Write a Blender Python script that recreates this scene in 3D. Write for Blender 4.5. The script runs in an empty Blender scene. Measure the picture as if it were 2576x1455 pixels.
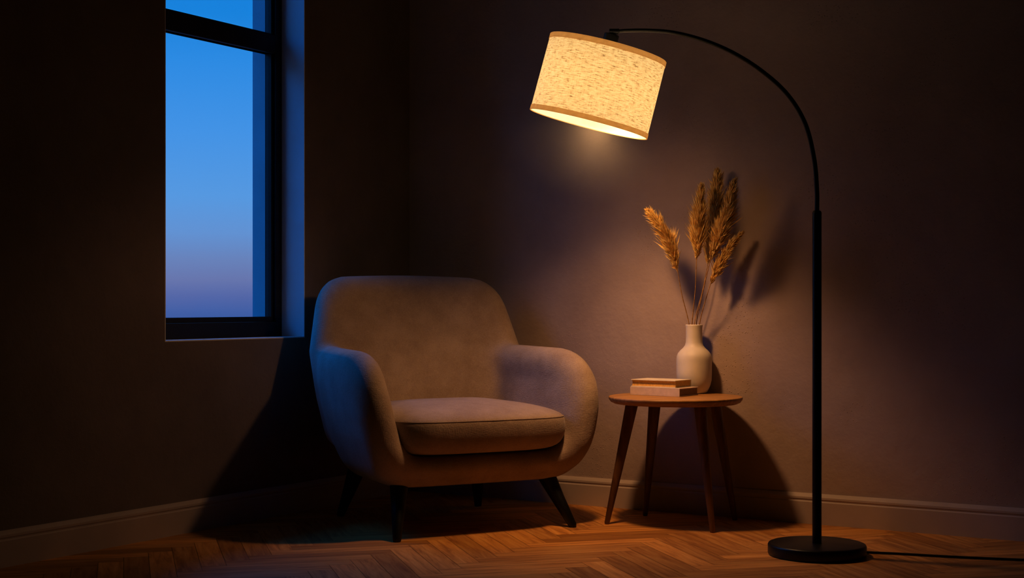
import bpy, bmesh, math, random
import numpy as np
from mathutils import Vector, Matrix

random.seed(7)
rng = np.random.default_rng(11)
scene = bpy.context.scene
COL = scene.collection
PI = math.pi

# ------------------------------------------------------------------ helpers
def link(o, parent=None):
    COL.objects.link(o)
    if parent is not None:
        o.parent = parent
    return o

def tag(o, label=None, cat=None, group=None, kind=None):
    if label: o['label'] = label
    if cat: o['category'] = cat
    if group: o['group'] = group
    if kind: o['kind'] = kind
    return o

def empty(name, loc=(0, 0, 0), rz=0.0):
    o = bpy.data.objects.new(name, None)
    o.empty_display_size = 0.1
    o.location = loc
    o.rotation_euler = (0, 0, rz)
    return link(o)

def mesh_obj(name, verts, faces, mat, parent=None, smooth=True):
    me = bpy.data.meshes.new(name)
    me.from_pydata([tuple(map(float, v)) for v in verts], [], [tuple(map(int, f)) for f in faces])
    me.update()
    if smooth:
        me.polygons.foreach_set('use_smooth', [True] * len(me.polygons))
    if mat: me.materials.append(mat)
    return link(bpy.data.objects.new(name, me), parent)

def bm_obj(name, bm, mat, parent=None, smooth=False, bevel=None, autosmooth=None):
    bmesh.ops.recalc_face_normals(bm, faces=bm.faces)
    me = bpy.data.meshes.new(name)
    bm.to_mesh(me); bm.free()
    if smooth:
        me.polygons.foreach_set('use_smooth', [True] * len(me.polygons))
    if mat: me.materials.append(mat)
    o = link(bpy.data.objects.new(name, me), parent)
    if bevel:
        m = o.modifiers.new('bevel', 'BEVEL'); m.width = bevel; m.segments = 3
        m.limit_method = 'ANGLE'; m.angle_limit = math.radians(40)
    return o

def add_box(bm, lo, hi, M=None):
    vs = []
    for z in (lo[2], hi[2]):
        for x, y in ((lo[0], lo[1]), (hi[0], lo[1]), (hi[0], hi[1]), (lo[0], hi[1])):
            p = Vector((x, y, z))
            vs.append(bm.verts.new(M @ p if M else p))
    for f in ((0, 3, 2, 1), (4, 5, 6, 7), (0, 1, 5, 4), (1, 2, 6, 5), (2, 3, 7, 6), (3, 0, 4, 7)):
        bm.faces.new([vs[i] for i in f])

def add_lathe(bm, prof, seg=64, M=None, close=True):
    """prof: list of (r, z); r == 0 ends become poles"""
    rings = []
    for r, z in prof:
        if r <= 1e-6:
            p = Vector((0, 0, z)); rings.append([bm.verts.new(M @ p if M else p)])
        else:
            ring = []
            for k in range(seg):
                a = 2 * PI * k / seg
                p = Vector((r * math.cos(a), r * math.sin(a), z))
                ring.append(bm.verts.new(M @ p if M else p))
            rings.append(ring)
    for A, B in zip(rings[:-1], rings[1:]):
        for k in range(seg):
            k2 = (k + 1) % seg
            if len(A) == 1 and len(B) == 1: continue
            if len(A) == 1: bm.faces.new((A[0], B[k], B[k2]))
            elif len(B) == 1: bm.faces.new((A[k], A[k2], B[0]))
            else: bm.faces.new((A[k], A[k2], B[k2], B[k]))

def add_tube(bm, pts, radii, seg=12, cap=True):
    pts = [Vector(p) for p in pts]
    if not hasattr(radii, '__len__'): radii = [radii] * len(pts)
    rings = []
    up = None
    for i, p in enumerate(pts):
        t = (pts[min(i + 1, len(pts) - 1)] - pts[max(i - 1, 0)]).normalized()
        if up is None:
            up = t.orthogonal().normalized()
        up = (up - t * up.dot(t)).normalized()
        w = t.cross(up)
        rings.append([bm.verts.new(p + (up * math.cos(2 * PI * k / seg) + w * math.sin(2 * PI * k / seg)) * radii[i]) for k in range(seg)])
    for A, B in zip(rings[:-1], rings[1:]):
        for k in range(seg):
            bm.faces.new((A[k], A[(k + 1) % seg], B[(k + 1) % seg], B[k]))
    if cap:
        bm.faces.new(rings[0][::-1]); bm.faces.new(rings[-1])

def bezier_chain(pts, n=10):
    """Catmull-Rom through points"""
    P = [Vector(p) for p in pts]
    P = [P[0] * 2 - P[1]] + P + [P[-1] * 2 - P[-2]]
    out = []
    for i in range(1, len(P) - 2):
        for k in range(n):
            t = k / n
            a, b, c, d = P[i - 1], P[i], P[i + 1], P[i + 2]
            out.append(0.5 * ((2 * b) + (c - a) * t + (2 * a - 5 * b + 4 * c - d) * t * t + (3 * b - a - 3 * c + d) * t ** 3))
    out.append(P[-2])
    return out

# ------------------------------------------------------------------ materials
def new_mat(name):
    m = bpy.data.materials.new(name)
    m.use_nodes = True
    nt = m.node_tree
    nt.nodes.clear()
    out = nt.nodes.new('ShaderNodeOutputMaterial')
    b = nt.nodes.new('ShaderNodeBsdfPrincipled')
    nt.links.new(b.outputs[0], out.inputs[0])
    return m, nt, b, out

def N(nt, kind, **kw):
    n = nt.nodes.new('ShaderNode' + kind)
    for k, v in kw.items():
        if k in n.inputs: n.inputs[k].default_value = v
        else: setattr(n, k, v)
    return n

def ramp(nt, fac, stops, interp='LINEAR'):
    r = nt.nodes.new('ShaderNodeValToRGB')
    r.color_ramp.interpolation = interp
    el = r.color_ramp.elements
    while len(el) > 1: el.remove(el[0])
    el[0].position = stops[0][0]; el[0].color = (*stops[0][1], 1)
    for p, c in stops[1:]:
        e = el.new(p); e.color = (*c, 1)
    nt.links.new(fac, r.inputs[0])
    return r

def coords(nt, which='Object', scale=(1, 1, 1), rot=(0, 0, 0)):
    tc = nt.nodes.new('ShaderNodeTexCoord')
    mp = nt.nodes.new('ShaderNodeMapping')
    mp.inputs['Scale'].default_value = scale
    mp.inputs['Rotation'].default_value = rot
    nt.links.new(tc.outputs[which], mp.inputs[0])
    return mp.outputs[0]

def bump(nt, b, h, strength, dist, prev=None):
    bp = nt.nodes.new('ShaderNodeBump')
    bp.inputs['Strength'].default_value = strength
    bp.inputs['Distance'].default_value = dist
    nt.links.new(h, bp.inputs['Height'])
    if prev is not None: nt.links.new(prev.outputs[0], bp.inputs['Normal'])
    nt.links.new(bp.outputs[0], b.inputs['Normal'])
    return bp

def mat_plaster(name, c1, c2):
    m, nt, b, out = new_mat(name)
    v = coords(nt, 'Object')
    n1 = N(nt, 'TexNoise', Scale=2.6, Detail=4.0, Roughness=0.62); nt.links.new(v, n1.inputs['Vector'])
    r = ramp(nt, n1.outputs[0], [(0.32, c2), (0.68, c1)])
    nt.links.new(r.outputs[0], b.inputs['Base Color'])
    b.inputs['Roughness'].default_value = 0.85
    b.inputs['Specular IOR Level'].default_value = 0.25
    # trowelled bumps: fine grain, gathered in patches
    n2 = N(nt, 'TexNoise', Scale=55.0, Detail=3.0, Roughness=0.6); nt.links.new(v, n2.inputs['Vector'])
    n3 = N(nt, 'TexNoise', Scale=9.0, Detail=4.0, Roughness=0.6); nt.links.new(v, n3.inputs['Vector'])
    vo = N(nt, 'TexVoronoi', Scale=95.0); nt.links.new(v, vo.inputs['Vector'])
    sp = ramp(nt, vo.outputs['Distance'], [(0.0, (1, 1, 1)), (0.22, (0, 0, 0))])
    pm = N(nt, "TexNoise", Scale=3.2, Detail=2.0); nt.links.new(v, pm.inputs['Vector'])
    pr = ramp(nt, pm.outputs[0], [(0.52, (0, 0, 0)), (0.66, (1, 1, 1))])
    mu = N(nt, 'Math', operation='MULTIPLY'); nt.links.new(sp.outputs[0], mu.inputs[0]); nt.links.new(pr.outputs[0], mu.inputs[1])
    b1 = bump(nt, b, n3.outputs[0], 0.5, 0.010)
    b2 = bump(nt, b, n2.outputs[0], 0.35, 0.0025, b1)
    bump(nt, b, mu.outputs[0], 0.9, 0.003, b2)
    mr_ = N(nt, 'Math', operation='MULTIPLY'); mr_.inputs[1].default_value = 0.55; nt.links.new(mu.outputs[0], mr_.inputs[0])
    mxc = N(nt, 'MixRGB'); mxc.inputs[2].default_value = (min(1, c1[0] * 1.8), min(1, c1[1] * 1.7), min(1, c1[2] * 1.5), 1)
    nt.links.new(mr_.outputs[0], mxc.inputs[0]); nt.links.new(r.outputs[0], mxc.inputs[1]); nt.links.new(mxc.outputs[0], b.inputs['Base Color'])
    return m

def mat_simple(name, col, rough=0.5, metal=0.0, spec=0.5, noise=0.0, nscale=30.0, bumpd=0.0):
    m, nt, b, out = new_mat(name)
    b.inputs['Roughness'].default_value = rough
    b.inputs['Metallic'].default_value = metal
    b.inputs['Specular IOR Level'].default_value = spec
    v = coords(nt, 'Object')
    n = N(nt, 'TexNoise', Scale=nscale, Detail=3.0); nt.links.new(v, n.inputs['Vector'])
    lo = tuple(max(0, c * (1 - noise)) for c in col); hi = tuple(min(1, c * (1 + noise)) for c in col)
    r = ramp(nt, n.outputs[0], [(0.3, lo), (0.7, hi)])
    nt.links.new(r.outputs[0], b.inputs['Base Color'])
    if bumpd: bump(nt, b, n.outputs[0], 0.4, bumpd)
    return m

def mat_wood(name, c_dark, c_light, scale=(14, 14, 1.5), rough=0.45):
    m, nt, b, out = new_mat(name)
    v = coords(nt, 'Object', scale)
    n = N(nt, 'TexNoise', Scale=3.0, Detail=5.0, Roughness=0.6, Distortion=0.6); nt.links.new(v, n.inputs['Vector'])
    r = ramp(nt, n.outputs[0], [(0.3, c_dark), (0.7, c_light)])
    nt.links.new(r.outputs[0], b.inputs['Base Color'])
    b.inputs['Roughness'].default_value = rough
    bump(nt, b, n.outputs[0], 0.15, 0.001)
    return m

def mat_fabric(name, c1, c2):
    m, nt, b, out = new_mat(name)
    v = coords(nt, 'Object')
    n = N(nt, 'TexNoise', Scale=6.0, Detail=4.0, Roughness=0.65); nt.links.new(v, n.inputs['Vector'])
    f = N(nt, 'TexNoise', Scale=260.0, Detail=3.0, Roughness=0.6); nt.links.new(v, f.inputs['Vector'])
    mx = N(nt, 'Math', operation='ADD'); nt.links.new(n.outputs[0], mx.inputs[0])
    ms = N(nt, 'Math', operation='MULTIPLY'); ms.inputs[1].default_value = 0.6
    nt.links.new(f.outputs[0], ms.inputs[0]); nt.links.new(ms.outputs[0], mx.inputs[1])
    r = ramp(nt, mx.outputs[0], [(0.62, c2), (0.98, c1)])
    nt.links.new(r.outputs[0], b.inputs['Base Color'])
    b.inputs['Roughness'].default_value = 0.95
    b.inputs['Specular IOR Level'].default_value = 0.15
    b.inputs['Sheen Weight'].default_value = 0.25
    b.inputs['Sheen Roughness'].default_value = 0.5
    # woven threads in both directions
    v2 = coords(nt, 'Object', (1, 1, 1))
    w1 = N(nt, 'TexNoise', Scale=1.0, Detail=3.0); nt.links.new(coords(nt, 'Object', (420, 420, 60)), w1.inputs['Vector'])
    w2 = N(nt, 'TexNoise', Scale=1.0, Detail=3.0); nt.links.new(coords(nt, 'Object', (70, 70, 420)), w2.inputs['Vector'])
    ad = N(nt, 'Math', operation='ADD'); nt.links.new(w1.outputs[0], ad.inputs[0]); nt.links.new(w2.outputs[0], ad.inputs[1])
    b1 = bump(nt, b, ad.outputs[0], 0.45, 0.0022)
    w3 = N(nt, 'TexNoise', Scale=38.0, Detail=3.0); nt.links.new(v, w3.inputs['Vector'])
    bump(nt, b, w3.outputs[0], 0.25, 0.004, b1)
    return m

def mat_floor():
    m, nt, b, out = new_mat('parquet_oak')
    uv = N(nt, 'UVMap', uv_map='UVMap')
    mp = N(nt, 'Mapping'); mp.inputs['Scale'].default_value = (4.0, 45.0, 1.0); nt.links.new(uv.outputs[0], mp.inputs[0])
    n = N(nt, 'TexNoise', Scale=1.0, Detail=5.0, Roughness=0.62, Distortion=0.5); nt.links.new(mp.outputs[0], n.inputs['Vector'])
    r = ramp(nt, n.outputs[0], [(0.28, (0.44, 0.18, 0.042)), (0.5, (0.74, 0.36, 0.092)), (0.75, (0.92, 0.53, 0.17))])
    t = N(nt, 'UVMap', uv_map='tint'); sx = N(nt, 'SeparateXYZ'); nt.links.new(t.outputs[0], sx.inputs[0])
    tr = ramp(nt, sx.outputs[0], [(0, (0.66, 0.60, 0.54)), (0.5, (0.92, 0.90, 0.87)), (1, (1.2, 1.17, 1.1))])
    mul = N(nt, 'MixRGB', blend_type='MULTIPLY'); mul.inputs[0].default_value = 1
    nt.links.new(r.outputs[0], mul.inputs[1]); nt.links.new(tr.outputs[0], mul.inputs[2])
    nt.links.new(mul.outputs[0], b.inputs['Base Color'])
    rr = ramp(nt, n.outputs[0], [(0.2, (0.62,) * 3), (0.8, (0.45,) * 3)])
    nt.links.new(rr.outputs[0], b.inputs['Roughness'])
    b.inputs['Specular IOR Level'].default_value = 0.3
    bump(nt, b, n.outputs[0], 0.25, 0.0015)
    return m

def mat_shade():
    """linen: reflects, passes light, and has emission added for its glow"""
    m, nt, b, out = new_mat('lamp_linen')
    nt.nodes.remove(b)
    uv = N(nt, 'UVMap', uv_map='UVMap')
    def strand(sx, sy, det=4.0):
        mp = N(nt, 'Mapping'); mp.inputs['Scale'].default_value = (sx, sy, 1); nt.links.new(uv.outputs[0], mp.inputs[0])
        n = N(nt, 'TexNoise', Scale=1.0, Detail=det, Roughness=0.65); nt.links.new(mp.outputs[0], n.inputs['Vector'])
        return n.outputs[0]
    h = strand(42, 260); v_ = strand(230, 40); big = strand(60, 60, 6)
    a = N(nt, 'Math', operation='MULTIPLY'); a.inputs[1].default_value = 0.62; nt.links.new(h, a.inputs[0])
    c = N(nt, 'Math', operation='MULTIPLY_ADD'); c.inputs[1].default_value = 0.20; nt.links.new(v_, c.inputs[0]); nt.links.new(a.outputs[0], c.inputs[2])
    d = N(nt, 'Math', operation='MULTIPLY_ADD'); d.inputs[1].default_value = 0.18; nt.links.new(big, d.inputs[0]); nt.links.new(c.outputs[0], d.inputs[2])
    r = ramp(nt, d.outputs[0], [(0.38, (0.40, 0.28, 0.15)), (0.46, (0.80, 0.66, 0.42)), (0.6, (0.97, 0.85, 0.60))])
    tl = N(nt, 'BsdfTranslucent'); nt.links.new(r.outputs[0], tl.inputs['Color'])
    df = N(nt, 'BsdfDiffuse'); df.inputs['Color'].default_value = (0.80, 0.72, 0.58, 1)
    mx = N(nt, 'MixShader'); mx.inputs[0].default_value = SHADE_T
    nt.links.new(df.outputs[0], mx.inputs[1]); nt.links.new(tl.outputs[0], mx.inputs[2])
    em = N(nt, 'Emission'); em.inputs['Strength'].default_value = SHADE_E  # emission stands in for bulb light coming through the linen
    re_ = ramp(nt, d.outputs[0], [(0.38, (0.30, 0.15, 0.04)), (0.45, (0.72, 0.49, 0.20)), (0.52, (0.92, 0.68, 0.30)), (0.62, (1.05, 0.85, 0.42))])
    nt.links.new(re_.outputs[0], em.inputs['Color'])
    ads = N(nt, 'AddShader'); nt.links.new(mx.outputs[0], ads.inputs[0]); nt.links.new(em.outputs[0], ads.inputs[1])
    nt.links.new(ads.outputs[0], out.inputs[0])
    return m

def mat_trim(t):
    m, nt, b, out = new_mat('lamp_trim_linen')
    nt.nodes.remove(b)
    v = coords(nt, 'Object', (60, 60, 60))
    n = N(nt, 'TexNoise', Scale=1.0, Detail=4.0); nt.links.new(v, n.inputs['Vector'])
    r = ramp(nt, n.outputs[0], [(0.3, (0.62, 0.42, 0.22)), (0.7, (0.78, 0.55, 0.30))])
    tl = N(nt, 'BsdfTranslucent'); nt.links.new(r.outputs[0], tl.inputs['Color'])
    df = N(nt, 'BsdfDiffuse'); df.inputs['Color'].default_value = (0.62, 0.45, 0.28, 1)
    mx = N(nt, 'MixShader'); mx.inputs[0].default_value = t
    nt.links.new(df.outputs[0], mx.inputs[1]); nt.links.new(tl.outputs[0], mx.inputs[2])
    em = N(nt, 'Emission'); em.inputs['Strength'].default_value = SHADE_E * 1.15  # band's glow from bulb light is put in as emission
    em.inputs['Color'].default_value = (0.72, 0.36, 0.10, 1)
    ads = N(nt, 'AddShader'); nt.links.new(mx.outputs[0], ads.inputs[0]); nt.links.new(em.outputs[0], ads.inputs[1])
    nt.links.new(ads.outputs[0], out.inputs[0])
    return m

def mat_lining():
    m, nt, b, out = new_mat('glowing_lamp_film')
    nt.nodes.remove(b)
    tc = coords(nt, 'Object', (90, 90, 90))
    n = N(nt, 'TexNoise', Scale=1.0, Detail=3.0); nt.links.new(tc, n.inputs['Vector'])
    r = ramp(nt, n.outputs[0], [(0.3, (0.88, 0.70, 0.45)), (0.7, (0.95, 0.78, 0.52))])
    tr = N(nt, 'BsdfTransparent'); df = N(nt, 'BsdfDiffuse'); df.inputs['Color'].default_value = (0.85, 0.8, 0.72, 1)
    mx = N(nt, 'MixShader'); mx.inputs[0].default_value = 0.4
    nt.links.new(tr.outputs[0], mx.inputs[1]); nt.links.new(df.outputs[0], mx.inputs[2])
    em = N(nt, 'Emission'); em.inputs['Strength'].default_value = 0.62; nt.links.new(r.outputs[0], em.inputs['Color'])  # emission added to whiten the shade's inside, in place of bulb light
    ads = N(nt, 'AddShader'); nt.links.new(mx.outputs[0], ads.inputs[0]); nt.links.new(em.outputs[0], ads.inputs[1])
    nt.links.new(ads.outputs[0], out.inputs[0])
    return m

def mat_pampas(name, ca, cb):
    m, nt, b, out = new_mat(name)
    nt.nodes.remove(b)
    v = coords(nt, 'Object')
    n = N(nt, 'TexNoise', Scale=70.0, Detail=4.0); nt.links.new(v, n.inputs['Vector'])
    r = ramp(nt, n.outputs[0], [(0.35, ca), (0.65, cb)])
    tl = N(nt, 'BsdfTranslucent'); nt.links.new(r.outputs[0], tl.inputs['Color'])
    df = N(nt, 'BsdfDiffuse'); nt.links.new(r.outputs[0], df.inputs['Color'])
    mx = N(nt, 'MixShader'); mx.inputs[0].default_value = 0.22
    nt.links.new(df.outputs[0], mx.inputs[1]); nt.links.new(tl.outputs[0], mx.inputs[2])
    nt.links.new(mx.outputs[0], out.inputs[0])
    return m

def mat_glass():
    m, nt, b, out = new_mat('window_glass')
    nt.nodes.remove(b)
    tr = N(nt, 'BsdfTransparent'); tr.inputs['Color'].default_value = (0.97, 0.98, 1, 1)
    gl = N(nt, 'BsdfGlossy'); gl.inputs['Roughness'].default_value = 0.02
    fr = N(nt, 'Fresnel'); fr.inputs['IOR'].default_value = 1.12
    mx = N(nt, 'MixShader')
    nt.links.new(fr.outputs[0], mx.inputs[0]); nt.links.new(tr.outputs[0], mx.inputs[1]); nt.links.new(gl.outputs[0], mx.inputs[2])
    nt.links.new(mx.outputs[0], out.inputs[0])
    return m

SHADE_T = 0.46
LAMP_POWER = 1.5
BEAM_POWER = 40.5
PLUME_FILL_POWER = 4.5
WALL_FILL_POWER = 11.5
SHADE_E = 0.36
BLOOM_DENSITY = 0.23
SKY_GAIN = 1.0
SKY_HIGH = 5.5

M = {}
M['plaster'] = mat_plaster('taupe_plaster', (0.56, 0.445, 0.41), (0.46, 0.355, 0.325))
M['plaster_shaded'] = mat_plaster('shaded_taupe_plaster', (0.26, 0.20, 0.185), (0.20, 0.15, 0.135))  # same plaster darkened: the window wall's shade is put into the colour
M['dark_wall'] = mat_simple('dark_paint', (0.05, 0.045, 0.045), 0.9, noise=0.2, nscale=3)  # unseen walls and ceiling made dark to keep bounced light low
M['trim'] = mat_simple('painted_baseboard', (0.60, 0.50, 0.46), 0.55, spec=0.3, noise=0.08, nscale=5)
M['floor'] = mat_floor()
M['outer_stone'] = mat_simple('outer_render', (0.27, 0.31, 0.31), 0.9, spec=0.1, noise=0.08, nscale=4)
M['lining'] = mat_simple('recess_brightening_paint', (0.84, 0.82, 0.82), 0.7, spec=0.2, noise=0.06, nscale=4)
M['frame'] = mat_simple('black_window_paint', (0.012, 0.012, 0.016), 0.5, spec=0.3, noise=0.2)
M['glass'] = mat_glass()
M['fabric'] = mat_fabric('taupe_upholstery', (0.51, 0.40, 0.335), (0.37, 0.275, 0.22))
M['dark_leg'] = mat_wood('ebonised_wood', (0.005, 0.0035, 0.003), (0.012, 0.008, 0.006))
M['walnut'] = mat_wood('walnut_table', (0.13, 0.055, 0.02), (0.30, 0.14, 0.05))
M['walnut_top'] = mat_wood('walnut_tabletop', (0.38, 0.19, 0.06), (0.68, 0.38, 0.13), scale=(3, 22, 22))
M['black_metal'] = mat_simple('black_metal', (0.008, 0.007, 0.007), 0.38, spec=0.4, noise=0.2)
M['shade'] = mat_shade()
M['shade_trim'] = mat_trim(0.36)
M['lamp_glow_lining'] = mat_lining()
M['ceramic'] = mat_simple('matte_ceramic', (0.80, 0.72, 0.64), 0.5, spec=0.4, noise=0.05, nscale=20, bumpd=0.0006)
M['cream_cover'] = mat_simple('cream_book_cloth', (0.88, 0.78, 0.60), 0.7, spec=0.25, noise=0.06, nscale=60)
M['greige_cover'] = mat_simple('pinkish_grey_book_cloth', (0.80, 0.66, 0.58), 0.75, spec=0.2, noise=0.06, nscale=60)
M['ochre_pages'] = mat_simple('ochre_page_edges', (0.72, 0.42, 0.11), 0.8, spec=0.15, noise=0.12, nscale=120)
M['shaded_pages'] = mat_simple('shaded_page_edges', (0.30, 0.21, 0.15), 0.85, spec=0.1, noise=0.12, nscale=120)  # shadow on the lower book's pages is put into this colour
M['plume'] = mat_pampas('pampas_plume', (0.92, 0.58, 0.18), (1.0, 0.80, 0.38))
M['stem'] = mat_pampas('pampas_stem', (0.50, 0.28, 0.10), (0.80, 0.52, 0.25))

# ------------------------------------------------------------------ room: corner C, a runs along right wall, b along left wall
C = Vector((-0.4398, 6.2245, 0))
DA = Vector((0.8526, -0.5225, 0)).normalized()
DB = Vector((-0.5225, -0.8526, 0)).normalized()
RM = Matrix(((DA.x, DB.x, 0, C.x), (DA.y, DB.y, 0, C.y), (0, 0, 1, 0), (0, 0, 0, 1)))   # room frame (a, b, z) -> world
A_MAX, B_MAX, H = 5.2, 6.6, 2.75
TH = 0.25

def struct(name, bm, mat, label, parent=None, bevel=None):
    o = bm_obj(name, bm, mat, parent, bevel=bevel)
    if parent is None: tag(o, label, kind='structure')
    return o

# floor: herringbone parquet
def build_floor():
    W, L, n = 0.076, 0.456, 6
    ang = math.radians(15.0)
    d1 = Vector((math.cos(ang), math.sin(ang), 0)); d2 = Vector((-math.sin(ang), math.cos(ang), 0))
    g = 0.0007
    bm = bmesh.new()
    uvl = bm.loops.layers.uv.new('UVMap'); tl = bm.loops.layers.uv.new('tint')
    inv = RM.inverted()
    org = Vector((0.17, 4.95, 0))
    def plank(x, y, w, h, along_x):
        co = [(x + g, y + g), (x + w - g, y + g), (x + w - g, y + h - g), (x + g, y + h - g)]
        P = [org + d1 * a + d2 * b_ for a, b_ in co]
        R = [inv @ p for p in P]
        if all(r.x < 0 for r in R) or all(r.x > A_MAX for r in R) or all(r.y < 0 for r in R) or all(r.y > B_MAX for r in R): return
        f = bm.faces.new([bm.verts.new(p) for p in P])
        ox, oy, t = random.random() * 40, random.random() * 40, random.random()
        uv = [(0, 0), (w, 0), (w, h), (0, h)]
        for lp, (u, v) in zip(f.loops, uv):
            if not along_x: u, v = v, u
            lp[uvl].uv = (u + ox, v + oy); lp[tl].uv = (t, t)
    R = 110
    for y in range(-R, R):
        k0 = y - 2 * n * 14
        for j in range(-1, 28):
            x = y + 2 * n * (j - 14)
            if abs(x) < R: plank(x * W, y * W, L, W, True)
    for x in range(-R, R):
        for j in range(-14, 15):
            y = x - (2 * n - 1) + 2 * n * j
            if abs(y) < R: plank(x * W, y * W, W, L, False)
    for co, no in (((0, 0, 0), (-1, 0, 0)), ((0, 0, 0), (0, -1, 0)), ((A_MAX, 0, 0), (1, 0, 0)), ((0, B_MAX, 0), (0, 1, 0))):
        wc = RM @ Vector(co); wn = RM.to_3x3() @ Vector(no)
        bmesh.ops.bisect_plane(bm, geom=bm.verts[:] + bm.edges[:] + bm.faces[:], plane_co=wc, plane_no=wn, clear_outer=True)
    # sub floor slab showing in the joints
    nb = len(bm.faces)
    add_box(bm, (0, 0, -0.08), (A_MAX, B_MAX, -0.002), RM)
    bm.faces.ensure_lookup_table()
    for f in bm.faces[nb:]:
        for lp in f.loops: lp[uvl].uv = (3.3, 3.3); lp[tl].uv = (0.0, 0.0)
    me = bpy.data.meshes.new('floor'); bm.to_mesh(me); bm.free()
    me.materials.append(M['floor'])
    o = link(bpy.data.objects.new('floor', me))
    tag(o, 'warm brown oak floor laid in a herringbone pattern', kind='structure')
build_floor()

# left wall with the window opening
WB0, WB1, WZ0, WZ1 = 0.696, 1.444, 0.669, 2.36
bm = bmesh.new()
def opening_layer(a0, a1, b0, b1, z0, z1):
    add_box(bm, (a0, -TH, 0), (a1, b0, H), RM)
    add_box(bm, (a0, b1, 0), (a1, B_MAX, H), RM)
    add_box(bm, (a0, b0, 0), (a1, b1, z0), RM)
    add_box(bm, (a0, b0, z1), (a1, b1, H), RM)
opening_layer(-0.168, 0, WB0, WB1, WZ0, WZ1)
opening_layer(-0.232, -0.168, WB0 + 0.040, WB1 - 0.04, WZ0 + 0.03, WZ1 - 0.03)
wl = struct('wall_left', bm, M['plaster_shaded'], 'taupe plaster wall with shade put into its colour, holding the tall window')
wl.data.materials.append(M['outer_stone'])
rinv = RM.inverted()
for p in wl.data.polygons:      # the outer leaf of the wall is pale render
    if (rinv @ p.center).x < -0.169: p.material_index = 1
bm = bmesh.new(); add_box(bm, (0, -TH, 0), (A_MAX, 0, H), RM)
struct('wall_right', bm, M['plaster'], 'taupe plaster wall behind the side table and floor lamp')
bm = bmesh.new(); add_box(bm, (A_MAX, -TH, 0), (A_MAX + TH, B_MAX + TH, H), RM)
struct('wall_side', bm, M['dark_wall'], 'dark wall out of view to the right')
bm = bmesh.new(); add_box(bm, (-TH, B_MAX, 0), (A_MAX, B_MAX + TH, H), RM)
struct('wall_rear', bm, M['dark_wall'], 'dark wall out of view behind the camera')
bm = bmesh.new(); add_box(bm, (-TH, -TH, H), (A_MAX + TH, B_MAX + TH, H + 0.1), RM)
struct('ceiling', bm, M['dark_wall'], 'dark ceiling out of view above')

# baseboards: moulded profile swept along the wall
BPROF = [(0, 0), (0.018, 0), (0.018, 0.080), (0.0145, 0.0835), (0.0145, 0.087), (0.017, 0.091), (0.0165, 0.098), (0.011, 0.105), (0.006, 0.110), (0, 0.110)]
def baseboard(name, axis, s0, s1, label):
    bm = bmesh.new()
    ends = []
    for s in (s0, s1):
        ring = []
        for d, z in BPROF:
            ss = s + d if s == 0.0 else s
            p = Vector((ss, d, z)) if axis == 'a' else Vector((d, ss, z))
            ring.append(bm.verts.new(RM @ p))
        ends.append(ring)
    k = len(BPROF)
    for i in range(k):
        bm.faces.new((ends[0][i], ends[0][(i + 1) % k], ends[1][(i + 1) % k], ends[1][i]))
    bm.faces.new(ends[0]); bm.faces.new(ends[1])
    struct(name, bm, M['trim'], label)
baseboard('baseboard_right', 'a', 0.0, A_MAX, 'moulded painted baseboard along the lamp-lit wall')
baseboard('baseboard_left', 'b', 0.0, B_MAX, 'moulded painted baseboard under the window wall')

# pale boards added to brighten the window recess
LN = 0.004
bm = bmesh.new()
add_box(bm, (-0.1135, WB0 - 0.0005, WZ0), (-0.0006, WB0 + LN, WZ1), RM)
add_box(bm, (-0.1135, WB1 - LN, WZ0), (-0.0006, WB1 + 0.0005, WZ1), RM)
add_box(bm, (-0.1135, WB0 + LN, WZ0 - 0.0005), (-0.0006, WB1 - LN, WZ0 + LN), RM)
add_box(bm, (-0.1135, WB0 + LN, WZ1 - LN), (-0.0006, WB1 - LN, WZ1 + 0.0005), RM)
struct('recess_brightener', bm, M['lining'], 'pale boards added to brighten the deep window recess')

# window_1
win = empty('window_1'); tag(win, 'tall black framed window looking onto a blue dusk sky', kind='structure')
FA0, FA1 = -0.166, -0.114
def frame_ring(bm, a0, a1, b0, b1, z0, z1, side, bot, top):
    add_box(bm, (a0, b0, z0), (a1, b0 + side, z1), RM)
    add_box(bm, (a0, b1 - side, z0), (a1, b1, z1), RM)
    add_box(bm, (a0, b0 + side, z0), (a1, b1 - side, z0 + bot), RM)
    add_box(bm, (a0, b0 + side, z1 - top), (a1, b1 - side, z1), RM)
e = 0.0008
bm = bmesh.new(); frame_ring(bm, FA0, FA1, WB0 + e, WB1 - e, WZ0 + e, WZ1 - e, 0.036, 0.060, 0.04)
bm_obj('window_frame', bm, M['frame'], win, bevel=0.003)
ZT0, ZT1 = 1.776, 1.847
for nm, z0, z1 in (('sash', WZ0 + 0.0615, ZT0 + 0.012), ('sash', ZT1 - 0.012, WZ1 - 0.0415)):
    bm = bmesh.new(); frame_ring(bm, FA0 + 0.006, FA1 - 0.014, WB0 + 0.0375, WB1 - 0.0375, z0, z1, 0.011, 0.02, 0.012)
    s = bm_obj(nm, bm, M['frame'], win, bevel=0.002)
    bm = bmesh.new(); add_box(bm, (-0.145, WB0 + 0.046, z0 + 0.018), (-0.142, WB1 - 0.046, z1 - 0.010), RM)
    bm_obj('pane', bm, M['glass'], s)
bm = bmesh.new(); add_box(bm, (FA0 + 0.002, WB0 + 0.036, ZT0), (FA1 + 0.001, WB1 - 0.036, ZT1), RM)
bm_obj('transom', bm, M['frame'], win, bevel=0.003)

# ------------------------------------------------------------------ armchair (local x: viewer's right, y: backwards, z: up)
def smin(a, b, k):
    h = np.clip(0.5 + 0.5 * (b - a) / k, 0, 1)
    return b * (1 - h) + a * h - k * h * (1 - h)
def smax(a, b, k): return -smin(-a, -b, k)

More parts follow.
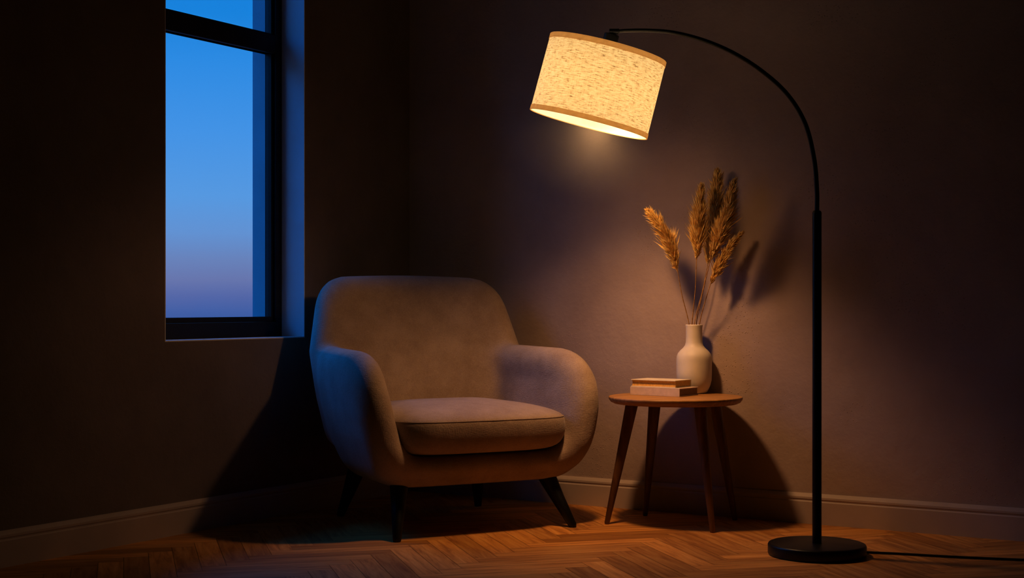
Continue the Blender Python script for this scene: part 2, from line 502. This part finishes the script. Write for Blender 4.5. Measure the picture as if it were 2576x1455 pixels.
def surface_nets(f, lo, hi, h):
    ax = [np.arange(lo[i], hi[i] + h, h) for i in range(3)]
    X, Y, Z = np.meshgrid(*ax, indexing='ij')
    D = f(X, Y, Z)
    nx, ny, nz = D.shape
    ins = D < 0
    acc = np.zeros((nx - 1, ny - 1, nz - 1, 3)); cnt = np.zeros((nx - 1, ny - 1, nz - 1))
    corners = [(i, j, k) for i in (0, 1) for j in (0, 1) for k in (0, 1)]
    def sl(c): return tuple(slice(c[i], D.shape[i] - 1 + c[i]) for i in range(3))
    for c in corners:
        for axis in range(3):
            if c[axis]: continue
            c2 = list(c); c2[axis] = 1
            d0, d1 = D[sl(c)], D[sl(c2)]
            cr = (d0 < 0) != (d1 < 0)
            t = np.where(cr, d0 / np.where(cr, d0 - d1, 1), 0)
            for i in range(3):
                acc[..., i] += np.where(cr, c[i] + (t if i == axis else 0), 0)
            cnt += cr
    act = cnt > 0
    idx = -np.ones(act.shape, int); idx[act] = np.arange(act.sum())
    ijk = np.argwhere(act)
    V = (ijk + acc[act] / cnt[act][:, None]) * h + np.array(lo)
    F = []
    for axis in range(3):
        o1, o2 = (axis + 1) % 3, (axis + 2) % 3
        s0 = [slice(1, -1)] * 3; s1 = [slice(1, -1)] * 3
        s0[axis] = slice(0, -1); s1[axis] = slice(1, None)
        a, b_ = ins[tuple(s0)], ins[tuple(s1)]
        cr = np.argwhere(a != b_)
        off = np.ones(3, int); off[axis] = 0
        P = cr + off
        sign = a[tuple(cr.T)]
        e1 = np.zeros(3, int); e1[o1] = 1
        e2 = np.zeros(3, int); e2[o2] = 1
        q = [idx[tuple((P - d).T)] for d in (e1 + e2, e2, 0 * e1, e1)]
        Q = np.stack(q, 1)
        Q[~sign] = Q[~sign][:, ::-1]
        F.append(Q)
    return V, np.concatenate(F)

W_Z = np.array([0.17, 0.20, 0.235, 0.28, 0.34, 0.42, 0.52, 0.64])
W_V = np.array([0.365, 0.388, 0.409, 0.428, 0.448, 0.466, 0.478, 0.478])
T_ARM = 0.125
def wprof(z):
    from_ = np.interp(z, W_Z, W_V)
    return from_

def shell_sdf(x, y, z):
    x = x - 0.020
    W = wprof(z) * (1.014 - 0.185 * np.clip(y + 0.36, 0, 0.8))
    # outer bowl plan: rounded rectangle open to the front, back line leaning
    yb = 0.325 + 0.20 * (z - 0.40) - 0.25 * np.clip(0.33 - z, 0, 1)
    rc = 0.21
    qx = np.abs(x) - (W - rc); qy = y - (yb - rc)
    d_out = np.sqrt(np.maximum(qx, 0) ** 2 + np.maximum(qy, 0) ** 2) + np.minimum(np.maximum(qx, qy), 0) - rc
    # side profile of the arms
    top = z - (0.640 + 0.02 * np.clip(y + 0.1, -0.3, 0.3))
    yf = -0.392 + 0.05 * np.clip((0.32 - z) / 0.12, 0, 1) ** 2 + 0.10 * x * x
    front = yf - y
    side = smax(top, front, 0.25)
    bowl = smax(d_out, side, 0.085)
    bowl = smax(bowl, 0.166 - z, 0.065)
    cav = smax(d_out + T_ARM, 0.275 - z, 0.07)
    d = smax(bowl, -cav, 0.085)
    # back
    ym = 0.262 + 0.235 * (z - 0.40) - 0.26 * x * x
    hw = np.interp(z, [0.2, 0.45, 0.62, 0.80, 0.92], [0.38, 0.425, 0.441, 0.400, 0.374])
    t = np.interp(z, [0.2, 0.5, 0.92], [0.070, 0.075, 0.06])
    sil = smax(np.abs(x - 0.008) - hw, (z - 0.915 + 0.10 * x * x), 0.115)
    sil = smax(sil, 0.27 - z, 0.05)
    back = smax(sil, np.abs(y - ym) - t, 0.085)
    return smin(d, back, 0.022)

chair = empty('armchair', (-0.263, 5.364, 0), math.radians(28.1))
tag(chair, 'rounded taupe fabric armchair with a loose seat cushion in the corner by the window', 'armchair')
V, F = surface_nets(shell_sdf, (-0.54, -0.46, 0.13), (0.58, 0.54, 0.97), 0.009)
sh = mesh_obj('upholstered_shell', V, F, M['fabric'], chair)
sm = sh.modifiers.new('smooth', 'SMOOTH'); sm.factor = 0.5; sm.iterations = 3

def superell(hw, hd, n, k=96):
    out = []
    for i in range(k):
        a = 2 * PI * i / k
        c, s = math.cos(a), math.sin(a)
        out.append((hw * math.copysign(abs(c) ** (2 / n), c), hd * math.copysign(abs(s) ** (2 / n), s)))
    return out
CUX, CUY, CHW, CHD = 0.014, -0.085, 0.346, 0.315
def cushion_ring(ins, z, n=5.2):
    # front edge bellies out a little
    pts = []
    for x, y in superell(CHW - ins, CHD - ins, n):
        yy = y - (0.018 * (1 - (x / CHW) ** 2) if y < 0 else 0) * min(1, abs(y) / CHD)
        zz = z
        pts.append((CUX + x, CUY + yy, zz))
    return pts
prof = [(0.30, 0.284), (0.20, 0.281), (0.11, 0.278), (0.065, 0.280), (0.036, 0.288), (0.014, 0.304), (0.003, 0.330), (0.0, 0.358), (0.001, 0.382), (0.005, 0.3945), (0.0065, 0.3965), (0.0065, 0.399),
        (0.017, 0.408), (0.040, 0.419), (0.075, 0.430), (0.12, 0.440), (0.18, 0.448), (0.24, 0.453), (0.30, 0.455)]
bm = bmesh.new()
rings = [[bm.verts.new(p) for p in cushion_ring(i, z)] for i, z in prof]
for A, B in zip(rings[:-1], rings[1:]):
    for k in range(len(A)):
        bm.faces.new((A[k], A[(k + 1) % len(A)], B[(k + 1) % len(A)], B[k]))
bm.faces.new(rings[0][::-1]); bm.faces.new(rings[-1])
cush = bm_obj('seat_cushion', bm, M['fabric'], chair, smooth=True)
ss = cush.modifiers.new('sub', 'SUBSURF'); ss.levels = 1; ss.render_levels = 1
bm = bmesh.new()
seam = cushion_ring(0.0062, 0.3972); seam.append(seam[0])
add_tube(bm, seam, 0.0016, 6, cap=False)
tag(bm_obj('seam', bm, M['fabric'], cush, smooth=True))
def chair_leg(xt, yt, xf, yf):
    bm = bmesh.new()
    add_tube(bm, [(xt, yt, 0.215), (xt, yt, 0.19), ((xt + xf) / 2, (yt + yf) / 2, 0.095), (xf, yf, 0.006), (xf, yf, 0.0)], [0.034, 0.034, 0.0235, 0.0145, 0.0125], 20)
    bm_obj('leg', bm, M['dark_leg'], chair, smooth=True)
chair_leg(0.292, -0.262, 0.345, -0.375)
chair_leg(-0.282, -0.262, -0.340, -0.375)
chair_leg(0.25, 0.20, 0.29, 0.27)
chair_leg(-0.25, 0.20, -0.29, 0.27)

# ------------------------------------------------------------------ side table
TC = Vector((0.595, 5.284, 0)); TZ = 0.464; TR = 0.243
table = empty('side_table', TC, math.radians(-20))
tag(table, 'small round walnut side table with four splayed legs', 'side table')
Rinv = Matrix.Rotation(math.radians(20), 4, 'Z')
bm = bmesh.new()
add_lathe(bm, [(0, TZ - 0.026), (TR - 0.05, TZ - 0.026), (TR - 0.020, TZ - 0.0255), (TR - 0.008, TZ - 0.020), (TR - 0.001, TZ - 0.010), (TR, TZ - 0.004), (TR - 0.0015, TZ - 0.001), (TR - 0.005, TZ), (TR * 0.5, TZ), (0, TZ)], 96)
bm_obj('tabletop', bm, M['walnut_top'], table, smooth=True)
for (tx, ty), (fx, fy) in (((-0.155, 0.025), (-0.250, -0.015)), ((0.075, -0.115), (0.106, -0.212)), ((0.155, 0.085), (0.229, 0.080)), ((-0.06, 0.145), (-0.092, 0.195))):
    t = Rinv @ Vector((tx, ty, 0)); f = Rinv @ Vector((fx, fy, 0))
    bm = bmesh.new()
    zt = TZ - 0.024
    add_tube(bm, [(t.x, t.y, zt), (t.x + (f.x - t.x) * 0.06, t.y + (f.y - t.y) * 0.06, zt * 0.94), (f.x * 0.5 + t.x * 0.5, f.y * 0.5 + t.y * 0.5, zt * 0.5), (f.x, f.y, 0.004), (f.x, f.y, 0)], [0.0235, 0.0225, 0.0165, 0.0095, 0.008], 18)
    bm_obj('leg', bm, M['walnut'], table, smooth=True)

# books
def book(name, fr, ang, w, d, h, z0, cover, pages, label, round_front):
    """fr = front right bottom corner; local x runs left from it is negative"""
    root = empty(name, (fr[0], fr[1], z0), ang)
    tag(root, label, 'book', 'books on the side table')
    ct = 0.0032
    bm = bmesh.new()
    add_box(bm, (-w, 0, 0), (0, d, ct)); add_box(bm, (-w, 0, h - ct), (0, d, h))
    if not round_front:
        add_box(bm, (-w, 0, ct), (0, ct, h - ct))
    else:
        add_box(bm, (-w, d - ct, ct), (0, d, h - ct))
    bm_obj('cover', bm, cover, root, bevel=0.0008)
    bm = bmesh.new()
    if round_front:   # page block faces the front, slightly hollowed
        n = 8; lo = []; 
        ringL, ringR = [], []
        pr = [(d - ct, ct)] + [(0.004 + 0.003 * math.sin(PI * k / n), ct + (h - 2 * ct) * k / n) for k in range(n + 1)] + [(d - ct, h - ct)]
        for y, z in pr:
            ringL.append(bm.verts.new((-w + 0.003, y, z))); ringR.append(bm.verts.new((-0.003, y, z)))
        k = len(pr)
        for i in range(k): bm.faces.new((ringL[i], ringL[(i + 1) % k], ringR[(i + 1) % k], ringR[i]))
        bm.faces.new(ringL); bm.faces.new(ringR)
    else:
        add_box(bm, (-w + 0.003, ct, ct), (-0.003, d - 0.003, h - ct))
    bm_obj('page_block', bm, pages, root)
    return root
ANG = math.radians(-36)
book('hardcover_book', (0.604, 5.232), ANG, 0.208, 0.140, 0.030, TZ + 0.0003, M['greige_cover'], M['shaded_pages'],
     'thicker pinkish-grey book lying on the side table beneath the cream book', False)
book('hardcover_book', (0.592, 5.256), ANG + 0.02, 0.186, 0.122, 0.027, TZ + 0.0306, M['cream_cover'], M['ochre_pages'],
     'cream book with ochre page edges lying on top of the other book', True)

# vase
VP = Vector((0.684, 5.450, TZ + 0.0004))
vase = empty('vase', VP)
bm = bmesh.new()
outer = [(0, 0), (0.040, 0), (0.046, 0.002), (0.052, 0.010), (0.0605, 0.030), (0.0655, 0.050), (0.0665, 0.075), (0.0665, 0.125), (0.0655, 0.138), (0.061, 0.150), (0.052, 0.161), (0.042, 0.170), (0.0345, 0.180), (0.0315, 0.192), (0.0308, 0.210), (0.0308, 0.245), (0.0320, 0.252), (0.0325, 0.2555), (0.0315, 0.258)]
inner = [(0.029, 0.258), (0.0275, 0.254), (0.027, 0.21), (0.028, 0.19), (0.038, 0.170), (0.055, 0.150), (0.060, 0.13), (0.060, 0.05), (0.045, 0.012), (0, 0.010)]
add_lathe(bm, outer + inner, 80)
body = bm_obj('vase', bm, M['ceramic'], None, smooth=True)
bpy.data.objects.remove(vase)
body.location = VP
body.name = 'vase'
tag(body, 'cream ceramic bottle vase with a narrow neck standing on the side table', 'vase')

# pampas grass
def pampas(stem_pts, plume_pts, width, nblade, seed, label, droop):
    r = random.Random(seed)
    root = empty('pampas_stalk', stem_pts[0])
    base = Vector(stem_pts[0])
    tag(root, label, 'dried grass', 'dried pampas stalks in the vase')
    sp = [p - base for p in bezier_chain(stem_pts, 8)]
    ax = [p - base for p in bezier_chain(plume_pts, 10)]
    bm = bmesh.new()
    full = sp + ax[1:]
    k = len(full)
    add_tube(bm, full, [0.0021 - 0.0017 * i / (k - 1) for i in range(k)], 6)
    bm_obj('stem', bm, M['stem'], root, smooth=True)
    vs, fs = [], []
    n = len(ax) - 1
    per = 13
    dv = Vector(droop)
    for i in range(nblade // per):
        # one tuft: a spray of fine bristles leaving the stalk together
        t = ((i + r.random()) / (nblade // per)) ** 0.92
        f = t * n; i0 = min(int(f), n - 1); p = ax[i0].lerp(ax[i0 + 1], f - i0)
        tang = (ax[min(i0 + 2, n)] - ax[max(i0 - 1, 0)]).normalized()
        env = (min(1, (t + 0.06) / 0.26) ** 0.8) * (1 - t) ** 0.55
        az = i * 2.399 + r.uniform(-0.5, 0.5)
        u = tang.orthogonal().normalized(); w = tang.cross(u)
        rad = u * math.cos(az) + w * math.sin(az)
        TL = (0.20 + 1.12 * env) * width * r.uniform(0.8, 1.3)
        spread = r.uniform(0.35, 0.75) * (0.35 + 0.65 * env)
        tdir = (tang + rad * spread + dv * 0.25).normalized()
        tip = p + tdir * TL * 1.25 + tang * TL * 0.15 + dv * TL * 0.12
        for b_ in range(per):
            k0 = r.random() * 0.55
            st = p.lerp(tip, k0 * 0.7) + Vector((r.gauss(0, 1), r.gauss(0, 1), r.gauss(0, 1))) * width * 0.05
            en = tip + Vector((r.gauss(0, 1), r.gauss(0, 1), r.gauss(0, 1))) * TL * 0.17 - tdir * TL * r.random() * 0.45
            d = (en - st)
            side = d.cross(Vector((r.uniform(-1, 1), r.uniform(-1, 1), r.uniform(-1, 1)))).normalized()
            hw = 0.0009 + 0.0010 * r.random()
            md = st.lerp(en, 0.5) + rad * width * 0.06 * r.uniform(-0.6, 1.2)
            b0 = len(vs)
            vs += [st - side * hw * 0.6, st + side * hw * 0.6, md - side * hw, md + side * hw, en]
            fs += [(b0, b0 + 1, b0 + 3, b0 + 2), (b0 + 2, b0 + 3, b0 + 4)]
    mesh_obj('plume', vs, fs, M['plume'], root, smooth=False)

NK = Vector((0.684, 5.450, 0.0))
def at(px, py, Y):   # dimension taken from the photo at depth Y
    return Vector(((px - 1288) / 3650 * Y, Y, 0.8 + (765 - py) / 3650 * Y))
def neck(dx, dy): return Vector((NK.x + dx, NK.y + dy, TZ + 0.16))
def rim(dx, dy): return Vector((NK.x + dx, NK.y + dy, TZ + 0.262))
pampas([neck(-0.012, -0.008), rim(-0.021, -0.012), at(1716, 745, 5.41), at(1705, 685, 5.38)],
       [at(1705, 685, 5.38), at(1690, 625, 5.36), at(1664, 572, 5.34), at(1632, 533, 5.33)], 0.046, 2100, 1,
       'dried pampas stalk leaning left, apart from the others, in the vase', (-0.35, 0, 0.1))
pampas([neck(-0.005, -0.008), rim(-0.009, -0.013), at(1749, 730, 5.385), at(1752, 655, 5.35)],
       [at(1752, 655, 5.35), at(1756, 600, 5.335), at(1760, 540, 5.32), at(1765, 470, 5.31)], 0.049, 2800, 2,
       'dried pampas stalk with an upright plume, left one of the dense middle cluster', (-0.15, 0, 0.2))
pampas([neck(0.002, 0.008), rim(0.003, 0.015), at(1768, 730, 5.445), at(1780, 668, 5.435)],
       [at(1780, 668, 5.435), at(1791, 590, 5.42), at(1800, 510, 5.40), at(1805, 438, 5.385)], 0.056, 3900, 3,
       'tallest dried pampas stalk, in the middle of the vase', (0.0, 0, 0.2))
pampas([neck(0.004, -0.001), rim(0.008, -0.002), at(1767, 740, 5.385), at(1787, 655, 5.295)],
       [at(1787, 655, 5.295), at(1808, 595, 5.25), at(1829, 535, 5.215), at(1845, 460, 5.19)], 0.052, 3000, 4,
       'dried pampas stalk whose plume rises just right of the tallest one', (0.2, 0, 0.1))
pampas([neck(0.011, -0.007), rim(0.019, -0.012), at(1775, 755, 5.40), at(1787, 716, 5.375)],
       [at(1787, 716, 5.375), at(1805, 675, 5.365), at(1830, 630, 5.36), at(1866, 586, 5.35)], 0.035, 1600, 5,
       'small dried pampas stalk leaning far right, lowest plume in the vase', (0.3, 0, -0.05))

# ------------------------------------------------------------------ floor lamp
LB = Vector((0.971, 4.62, 0))
lamp = empty('floor_lamp', LB)
tag(lamp, 'black arched floor lamp with a lit linen drum shade over the armchair', 'floor lamp')
bm = bmesh.new()
add_lathe(bm, [(0, 0), (0.148, 0), (0.1525, 0.002), (0.1545, 0.006), (0.1545, 0.031), (0.152, 0.036), (0.147, 0.038), (0.02, 0.038), (0, 0.038)], 96)
bm_obj('base', bm, M['black_metal'], lamp, smooth=True)
bm = bmesh.new()
add_lathe(bm, [(0.0145, 0.0375), (0.0145, 1.090), (0.0125, 1.096), (0.008, 1.098), (0, 1.098)], 32)
bm_obj('pole', bm, M['black_metal'], lamp, smooth=True)
def al(px, py, t):  # arm runs in one vertical plane from the pole toward the shade
    Y = 4.62 + 0.27 * t
    return at(px, py, Y) - LB
arc_px = [(2056.0, 532), (2055, 480), (2048, 400), (2026, 312), (1983, 240), (1922, 183), (1850, 136), (1775, 103), (1700, 83), (1640, 77), (1580, 77), (1553, 79)]
pts = []
for px, py in arc_px:
    t = (2056 - px) / (2056 - 1505)
    p = al(px, py, t)
    pts.append(p)
pts[0] = Vector((0, 0, 1.09)); pts[1] = Vector((pts[1].x * 0.3, pts[1].y, pts[1].z))
bm = bmesh.new()
arc = bezier_chain(pts, 8)
add_tube(bm, arc, [0.0073 - 0.0012 * i / (len(arc) - 1) for i in range(len(arc))], 14)
bm_obj('arm', bm, M['black_metal'], lamp, smooth=True)
# shade frame: axis tilted
S_TOP = at(1530, 122, 4.880) - LB
S_BOT = at(1480.5, 312.5, 4.896) - LB
axis = (S_TOP - S_BOT)
SH = axis.length; axis.normalize()
xx = Vector((0, 1, 0)).cross(axis).normalized(); yy = axis.cross(xx)
SM = Matrix(((xx.x, yy.x, axis.x, S_BOT.x), (xx.y, yy.y, axis.y, S_BOT.y), (xx.z, yy.z, axis.z, S_BOT.z), (0, 0, 0, 1)))
SR0, SR1 = 0.2030, 0.2000
# cap and elbow joint on top
bm = bmesh.new(); add_lathe(bm, [(0, -0.012), (0.0255, -0.012), (0.0255, 0.046), (0.0235, 0.049), (0, 0.049)], 36, SM @ Matrix.Translation((0, 0, SH)))
bm_obj('socket_cap', bm, M['black_metal'], lamp, smooth=False, bevel=0.0015)
end = pts[-1]
capTop = (SM @ Vector((0, 0, SH + 0.047)))
bm = bmesh.new()
add_tube(bm, [end + Vector((0.006, 0, 0.0)), end + Vector((-0.027, 0, -0.0005))], 0.0092, 20)
add_tube(bm, [Vector((end.x - 0.018, end.y, end.z)), Vector((end.x - 0.018, end.y, end.z - 0.010)), Vector((capTop.x, capTop.y, capTop.z - 0.004))], 0.0085, 20)
bm_obj('joint', bm, M['black_metal'], lamp, bevel=0.0012)
# shade
shade = empty('lamp_shade'); shade.parent = lamp
SEG = 128
vs, fs, uvs = [], [], []
NR = 10
for j in range(NR + 1):
    t = j / NR; r = SR0 + (SR1 - SR0) * t
    for k in range(SEG):
        a = 2 * PI * k / SEG
        vs.append(SM @ Vector((r * math.cos(a), r * math.sin(a), t * SH)))
for j in range(NR):
    for k in range(SEG):
        fs.append((j * SEG + k, j * SEG + (k + 1) % SEG, (j + 1) * SEG + (k + 1) % SEG, (j + 1) * SEG + k))
        c = 2 * PI * SR0
        for kk, jj in ((k, j), (k + 1, j), (k + 1, j + 1), (k, j + 1)):
            uvs.append((kk / SEG * c, jj / NR * SH))
bpy.data.objects.remove(shade)
shade = mesh_obj('lamp_shade', vs, fs, M['shade'], lamp)
uvl = shade.data.uv_layers.new(name='UVMap')
for i, uv in enumerate(uvs): uvl.data[i].uv = uv
bm = bmesh.new()
add_lathe(bm, [(SR0 - 0.0025, 0.0015), (SR1 - 0.0025, SH - 0.0015)], SEG, SM)
bm_obj('lining', bm, M['lamp_glow_lining'], shade, smooth=True)  # glowing inner sheet added to brighten the shade opening
def trim_ring(z0, z1):
    bm = bmesh.new()
    def R(z): return SR0 + (SR1 - SR0) * z / SH
    o = 0.0016
    add_lathe(bm, [(R(z0) - 0.0012, z0 + 0.001), (R(z0) - 0.0012, z0 - 0.0012), (R(z0) + o, z0 - 0.0012), (R(z0) + o, z0), (R(z1) + o, z1), (R(z1) + 0.0004, z1 + (0.0 if z1 < SH else 0.0012)), (R(z1) - 0.0012, z1 + (0.0 if z1 < SH else 0.0012))], SEG, SM)
    bm_obj('trim_band', bm, M['shade_trim'], shade, smooth=False)
trim_ring(0.0, 0.0155); trim_ring(SH - 0.0155, SH)
# spider: hub and three spokes holding the shade
bm = bmesh.new()
for k in range(3):
    a = 2 * PI * k / 3 + 0.4
    add_tube(bm, [SM @ Vector((0.015 * math.cos(a), 0.015 * math.sin(a), SH - 0.010)), SM @ Vector(((SR1 - 0.002) * math.cos(a), (SR1 - 0.002) * math.sin(a), SH - 0.010))], 0.0018, 8)
bm_obj('spider_fitting', bm, M['black_metal'], shade)
# socket and bulb
bm = bmesh.new(); add_lathe(bm, [(0, SH - 0.012), (0.019, SH - 0.012), (0.019, SH - 0.07), (0, SH - 0.07)], 24, SM)
bm_obj('bulb_socket', bm, M['black_metal'], lamp)
mb, nt, b, out = new_mat('lit_bulb'); b.inputs['Base Color'].default_value = (0.9, 0.85, 0.75, 1)
b.inputs['Emission Color'].default_value = (1, 0.72, 0.4, 1); b.inputs['Emission Strength'].default_value = 3.0
bm = bmesh.new(); add_lathe(bm, [(0, SH - 0.128), (0.012, SH - 0.126), (0.022, SH - 0.118), (0.027, SH - 0.105), (0.025, SH - 0.093), (0.017, SH - 0.08), (0.014, SH - 0.0705), (0, SH - 0.0705)], 28, SM)
bm_obj('bulb', bm, mb, lamp, smooth=True)
# cord
bm = bmesh.new()
cpts = [at(2160, 1391, 4.66), at(2200, 1394.5, 4.64), at(2260, 1397, 4.62), at(2330, 1401, 4.59), at(2420, 1406, 4.555), at(2500, 1409, 4.53), at(2600, 1413, 4.5), at(2700, 1419, 4.46)]
cpts = [Vector((p.x, p.y, 0.0042)) - LB for p in cpts]
add_tube(bm, bezier_chain(cpts, 6), 0.0038, 8)
bm_obj('cord', bm, M['black_metal'], lamp, smooth=True)

# scattering volume added to imitate lens bloom under the shade
mh = bpy.data.materials.new('lamp_bloom'); mh.use_nodes = True
nt = mh.node_tree; nt.nodes.clear()
ho = nt.nodes.new('ShaderNodeOutputMaterial'); hv = nt.nodes.new('ShaderNodeVolumeScatter')
hv.inputs['Color'].default_value = (1, 1, 1, 1); hv.inputs['Anisotropy'].default_value = 0.1
tcn = nt.nodes.new('ShaderNodeTexCoord'); gr = nt.nodes.new('ShaderNodeTexGradient'); gr.gradient_type = 'SPHERICAL'
nt.links.new(tcn.outputs['Object'], gr.inputs[0])
mm = nt.nodes.new('ShaderNodeMath'); mm.operation = 'MULTIPLY'; mm.inputs[1].default_value = BLOOM_DENSITY
nt.links.new(gr.outputs['Fac'], mm.inputs[0]); nt.links.new(mm.outputs[0], hv.inputs['Density'])
nt.links.new(hv.outputs[0], ho.inputs['Volume'])
bm = bmesh.new()
bmesh.ops.create_uvsphere(bm, u_segments=48, v_segments=24, radius=1.0)
g = bmesh.ops.bisect_plane(bm, geom=bm.verts[:] + bm.edges[:] + bm.faces[:], plane_co=(0, 0, 0), plane_no=(0, 0, 1), clear_outer=True)
bmesh.ops.holes_fill(bm, edges=[e_ for e_ in bm.edges if e_.is_boundary])
hz = bm_obj('bloom_volume', bm, mh, None, smooth=False)
hz.matrix_world = Matrix.Translation(LB + SM @ Vector((0, 0, -0.004))) @ SM.to_3x3().to_4x4() @ Matrix.Diagonal((0.31, 0.31, 0.26, 1))
tag(hz, 'added volume imitating warm bloom just below the lampshade', 'bloom_volume', kind='stuff')

# ------------------------------------------------------------------ lights
li = bpy.data.lights.new('lamp_bulb_light', 'POINT')
li.energy = LAMP_POWER; li.color = (1.0, 0.555, 0.24); li.shadow_soft_size = 0.035
lo = link(bpy.data.objects.new('lamp_bulb_light', li))
lo.location = LB + (SM @ Vector((0, 0, 0.105)))
li = bpy.data.lights.new('lamp_beam_light', 'SPOT')
li.energy = BEAM_POWER; li.color = (1.0, 0.555, 0.24); li.shadow_soft_size = 0.055
li.spot_size = math.radians(112); li.spot_blend = 1.0
lo = link(bpy.data.objects.new('lamp_beam_light', li))
lo.location = LB + (SM @ Vector((0.01, 0.045, 0.050)))
lo.rotation_euler = Vector((0.08, 0.21, -1.0)).to_track_quat('-Z', 'Y').to_euler()

li = bpy.data.lights.new('wall_fill_spot', 'SPOT')  # extra spot added to brighten the wall under the window
li.energy = WALL_FILL_POWER; li.color = (1.0, 0.555, 0.24); li.shadow_soft_size = 0.035
li.spot_size = math.radians(72); li.spot_blend = 1.0
lo = link(bpy.data.objects.new('wall_fill_spot', li))
lo.location = LB + (SM @ Vector((0.0, 0, 0.05)))
lo.rotation_euler = Vector((-0.74, 0.16, -0.64)).to_track_quat('-Z', 'Y').to_euler()

li = bpy.data.lights.new('plume_fill_spot', 'SPOT')  # extra spot added to light the plumes and the wall behind
li.energy = PLUME_FILL_POWER; li.color = (1.0, 0.555, 0.24); li.shadow_soft_size = 0.06
li.spot_size = math.radians(84); li.spot_blend = 1.0
lo = link(bpy.data.objects.new('plume_fill_spot', li))
lo.location = LB + (SM @ Vector((0.06, 0.05, -0.004)))
lo.rotation_euler = Vector((0.34, 0.58, -0.24)).to_track_quat('-Z', 'Y').to_euler()

# dusk sky
w = bpy.data.worlds.new('dusk'); scene.world = w; w.use_nodes = True
nt = w.node_tree; nt.nodes.clear()
wo = nt.nodes.new('ShaderNodeOutputWorld'); bg = nt.nodes.new('ShaderNodeBackground')
tc = nt.nodes.new('ShaderNodeTexCoord'); sx = nt.nodes.new('ShaderNodeSeparateXYZ')
nt.links.new(tc.outputs['Generated'], sx.inputs[0])
mr = nt.nodes.new('ShaderNodeMapRange'); mr.inputs['From Min'].default_value = -0.05; mr.inputs['From Max'].default_value = 0.45
nt.links.new(sx.outputs['Z'], mr.inputs['Value'])
VIEW_GAMMA = 0.80
def s2l(c): return tuple((((v / 255) ** VIEW_GAMMA + 0.055) / 1.055) ** 2.4 for v in c)
def zz(y): return ((765 - y) / 3650 + 0.05) / 0.5
stops = [(zz(830), s2l((52, 84, 150))), (zz(785), s2l((68, 97, 165))), (zz(745), s2l((88, 106, 168))), (zz(705), s2l((107, 121, 174))), (zz(655), s2l((108, 134, 188))),
         (zz(590), s2l((102, 150, 212))), (zz(500), s2l((90, 157, 226))), (zz(340), s2l((70, 151, 231))), (zz(180), s2l((48, 143, 229))), (zz(60), s2l((26, 134, 222))), (zz(-20), s2l((25, 132, 222))),
         (0.66, s2l((6, 122, 236))), (1.0, s2l((3, 116, 240)))]
rp = ramp(nt, mr.outputs[0], stops)
nt.links.new(rp.outputs[0], bg.inputs['Color']); ms = nt.nodes.new('ShaderNodeMapRange')
ms.inputs['From Min'].default_value = 0.24; ms.inputs['From Max'].default_value = 0.5; ms.inputs['To Min'].default_value = SKY_GAIN; ms.inputs['To Max'].default_value = SKY_HIGH
nt.links.new(sx.outputs['Z'], ms.inputs['Value']); nt.links.new(ms.outputs[0], bg.inputs['Strength'])
nt.links.new(bg.outputs[0], wo.inputs[0])

# ------------------------------------------------------------------ camera
cam = bpy.data.cameras.new('camera'); cam.sensor_width = 36; cam.lens = 3650 / 2576 * 36
cam.shift_y = 37.5 / 2576
cam.clip_end = 200
co = link(bpy.data.objects.new('camera', cam))
co.location = (0, 0, 0.8); co.rotation_euler = (PI / 2, 0, 0)
scene.camera = co

scene.view_settings.view_transform = 'Standard'
scene.view_settings.look = 'None'
scene.view_settings.gamma = VIEW_GAMMA
scene.cycles.use_denoising = True
scene.cycles.use_adaptive_sampling = True
scene.cycles.adaptive_threshold = 0.03
scene.cycles.max_bounces = 6
scene.cycles.diffuse_bounces = 2
scene.cycles.glossy_bounces = 2
scene.cycles.transmission_bounces = 3
scene.cycles.volume_bounces = 0
scene.cycles.transparent_max_bounces = 6
scene.cycles.sample_clamp_indirect = 4.0
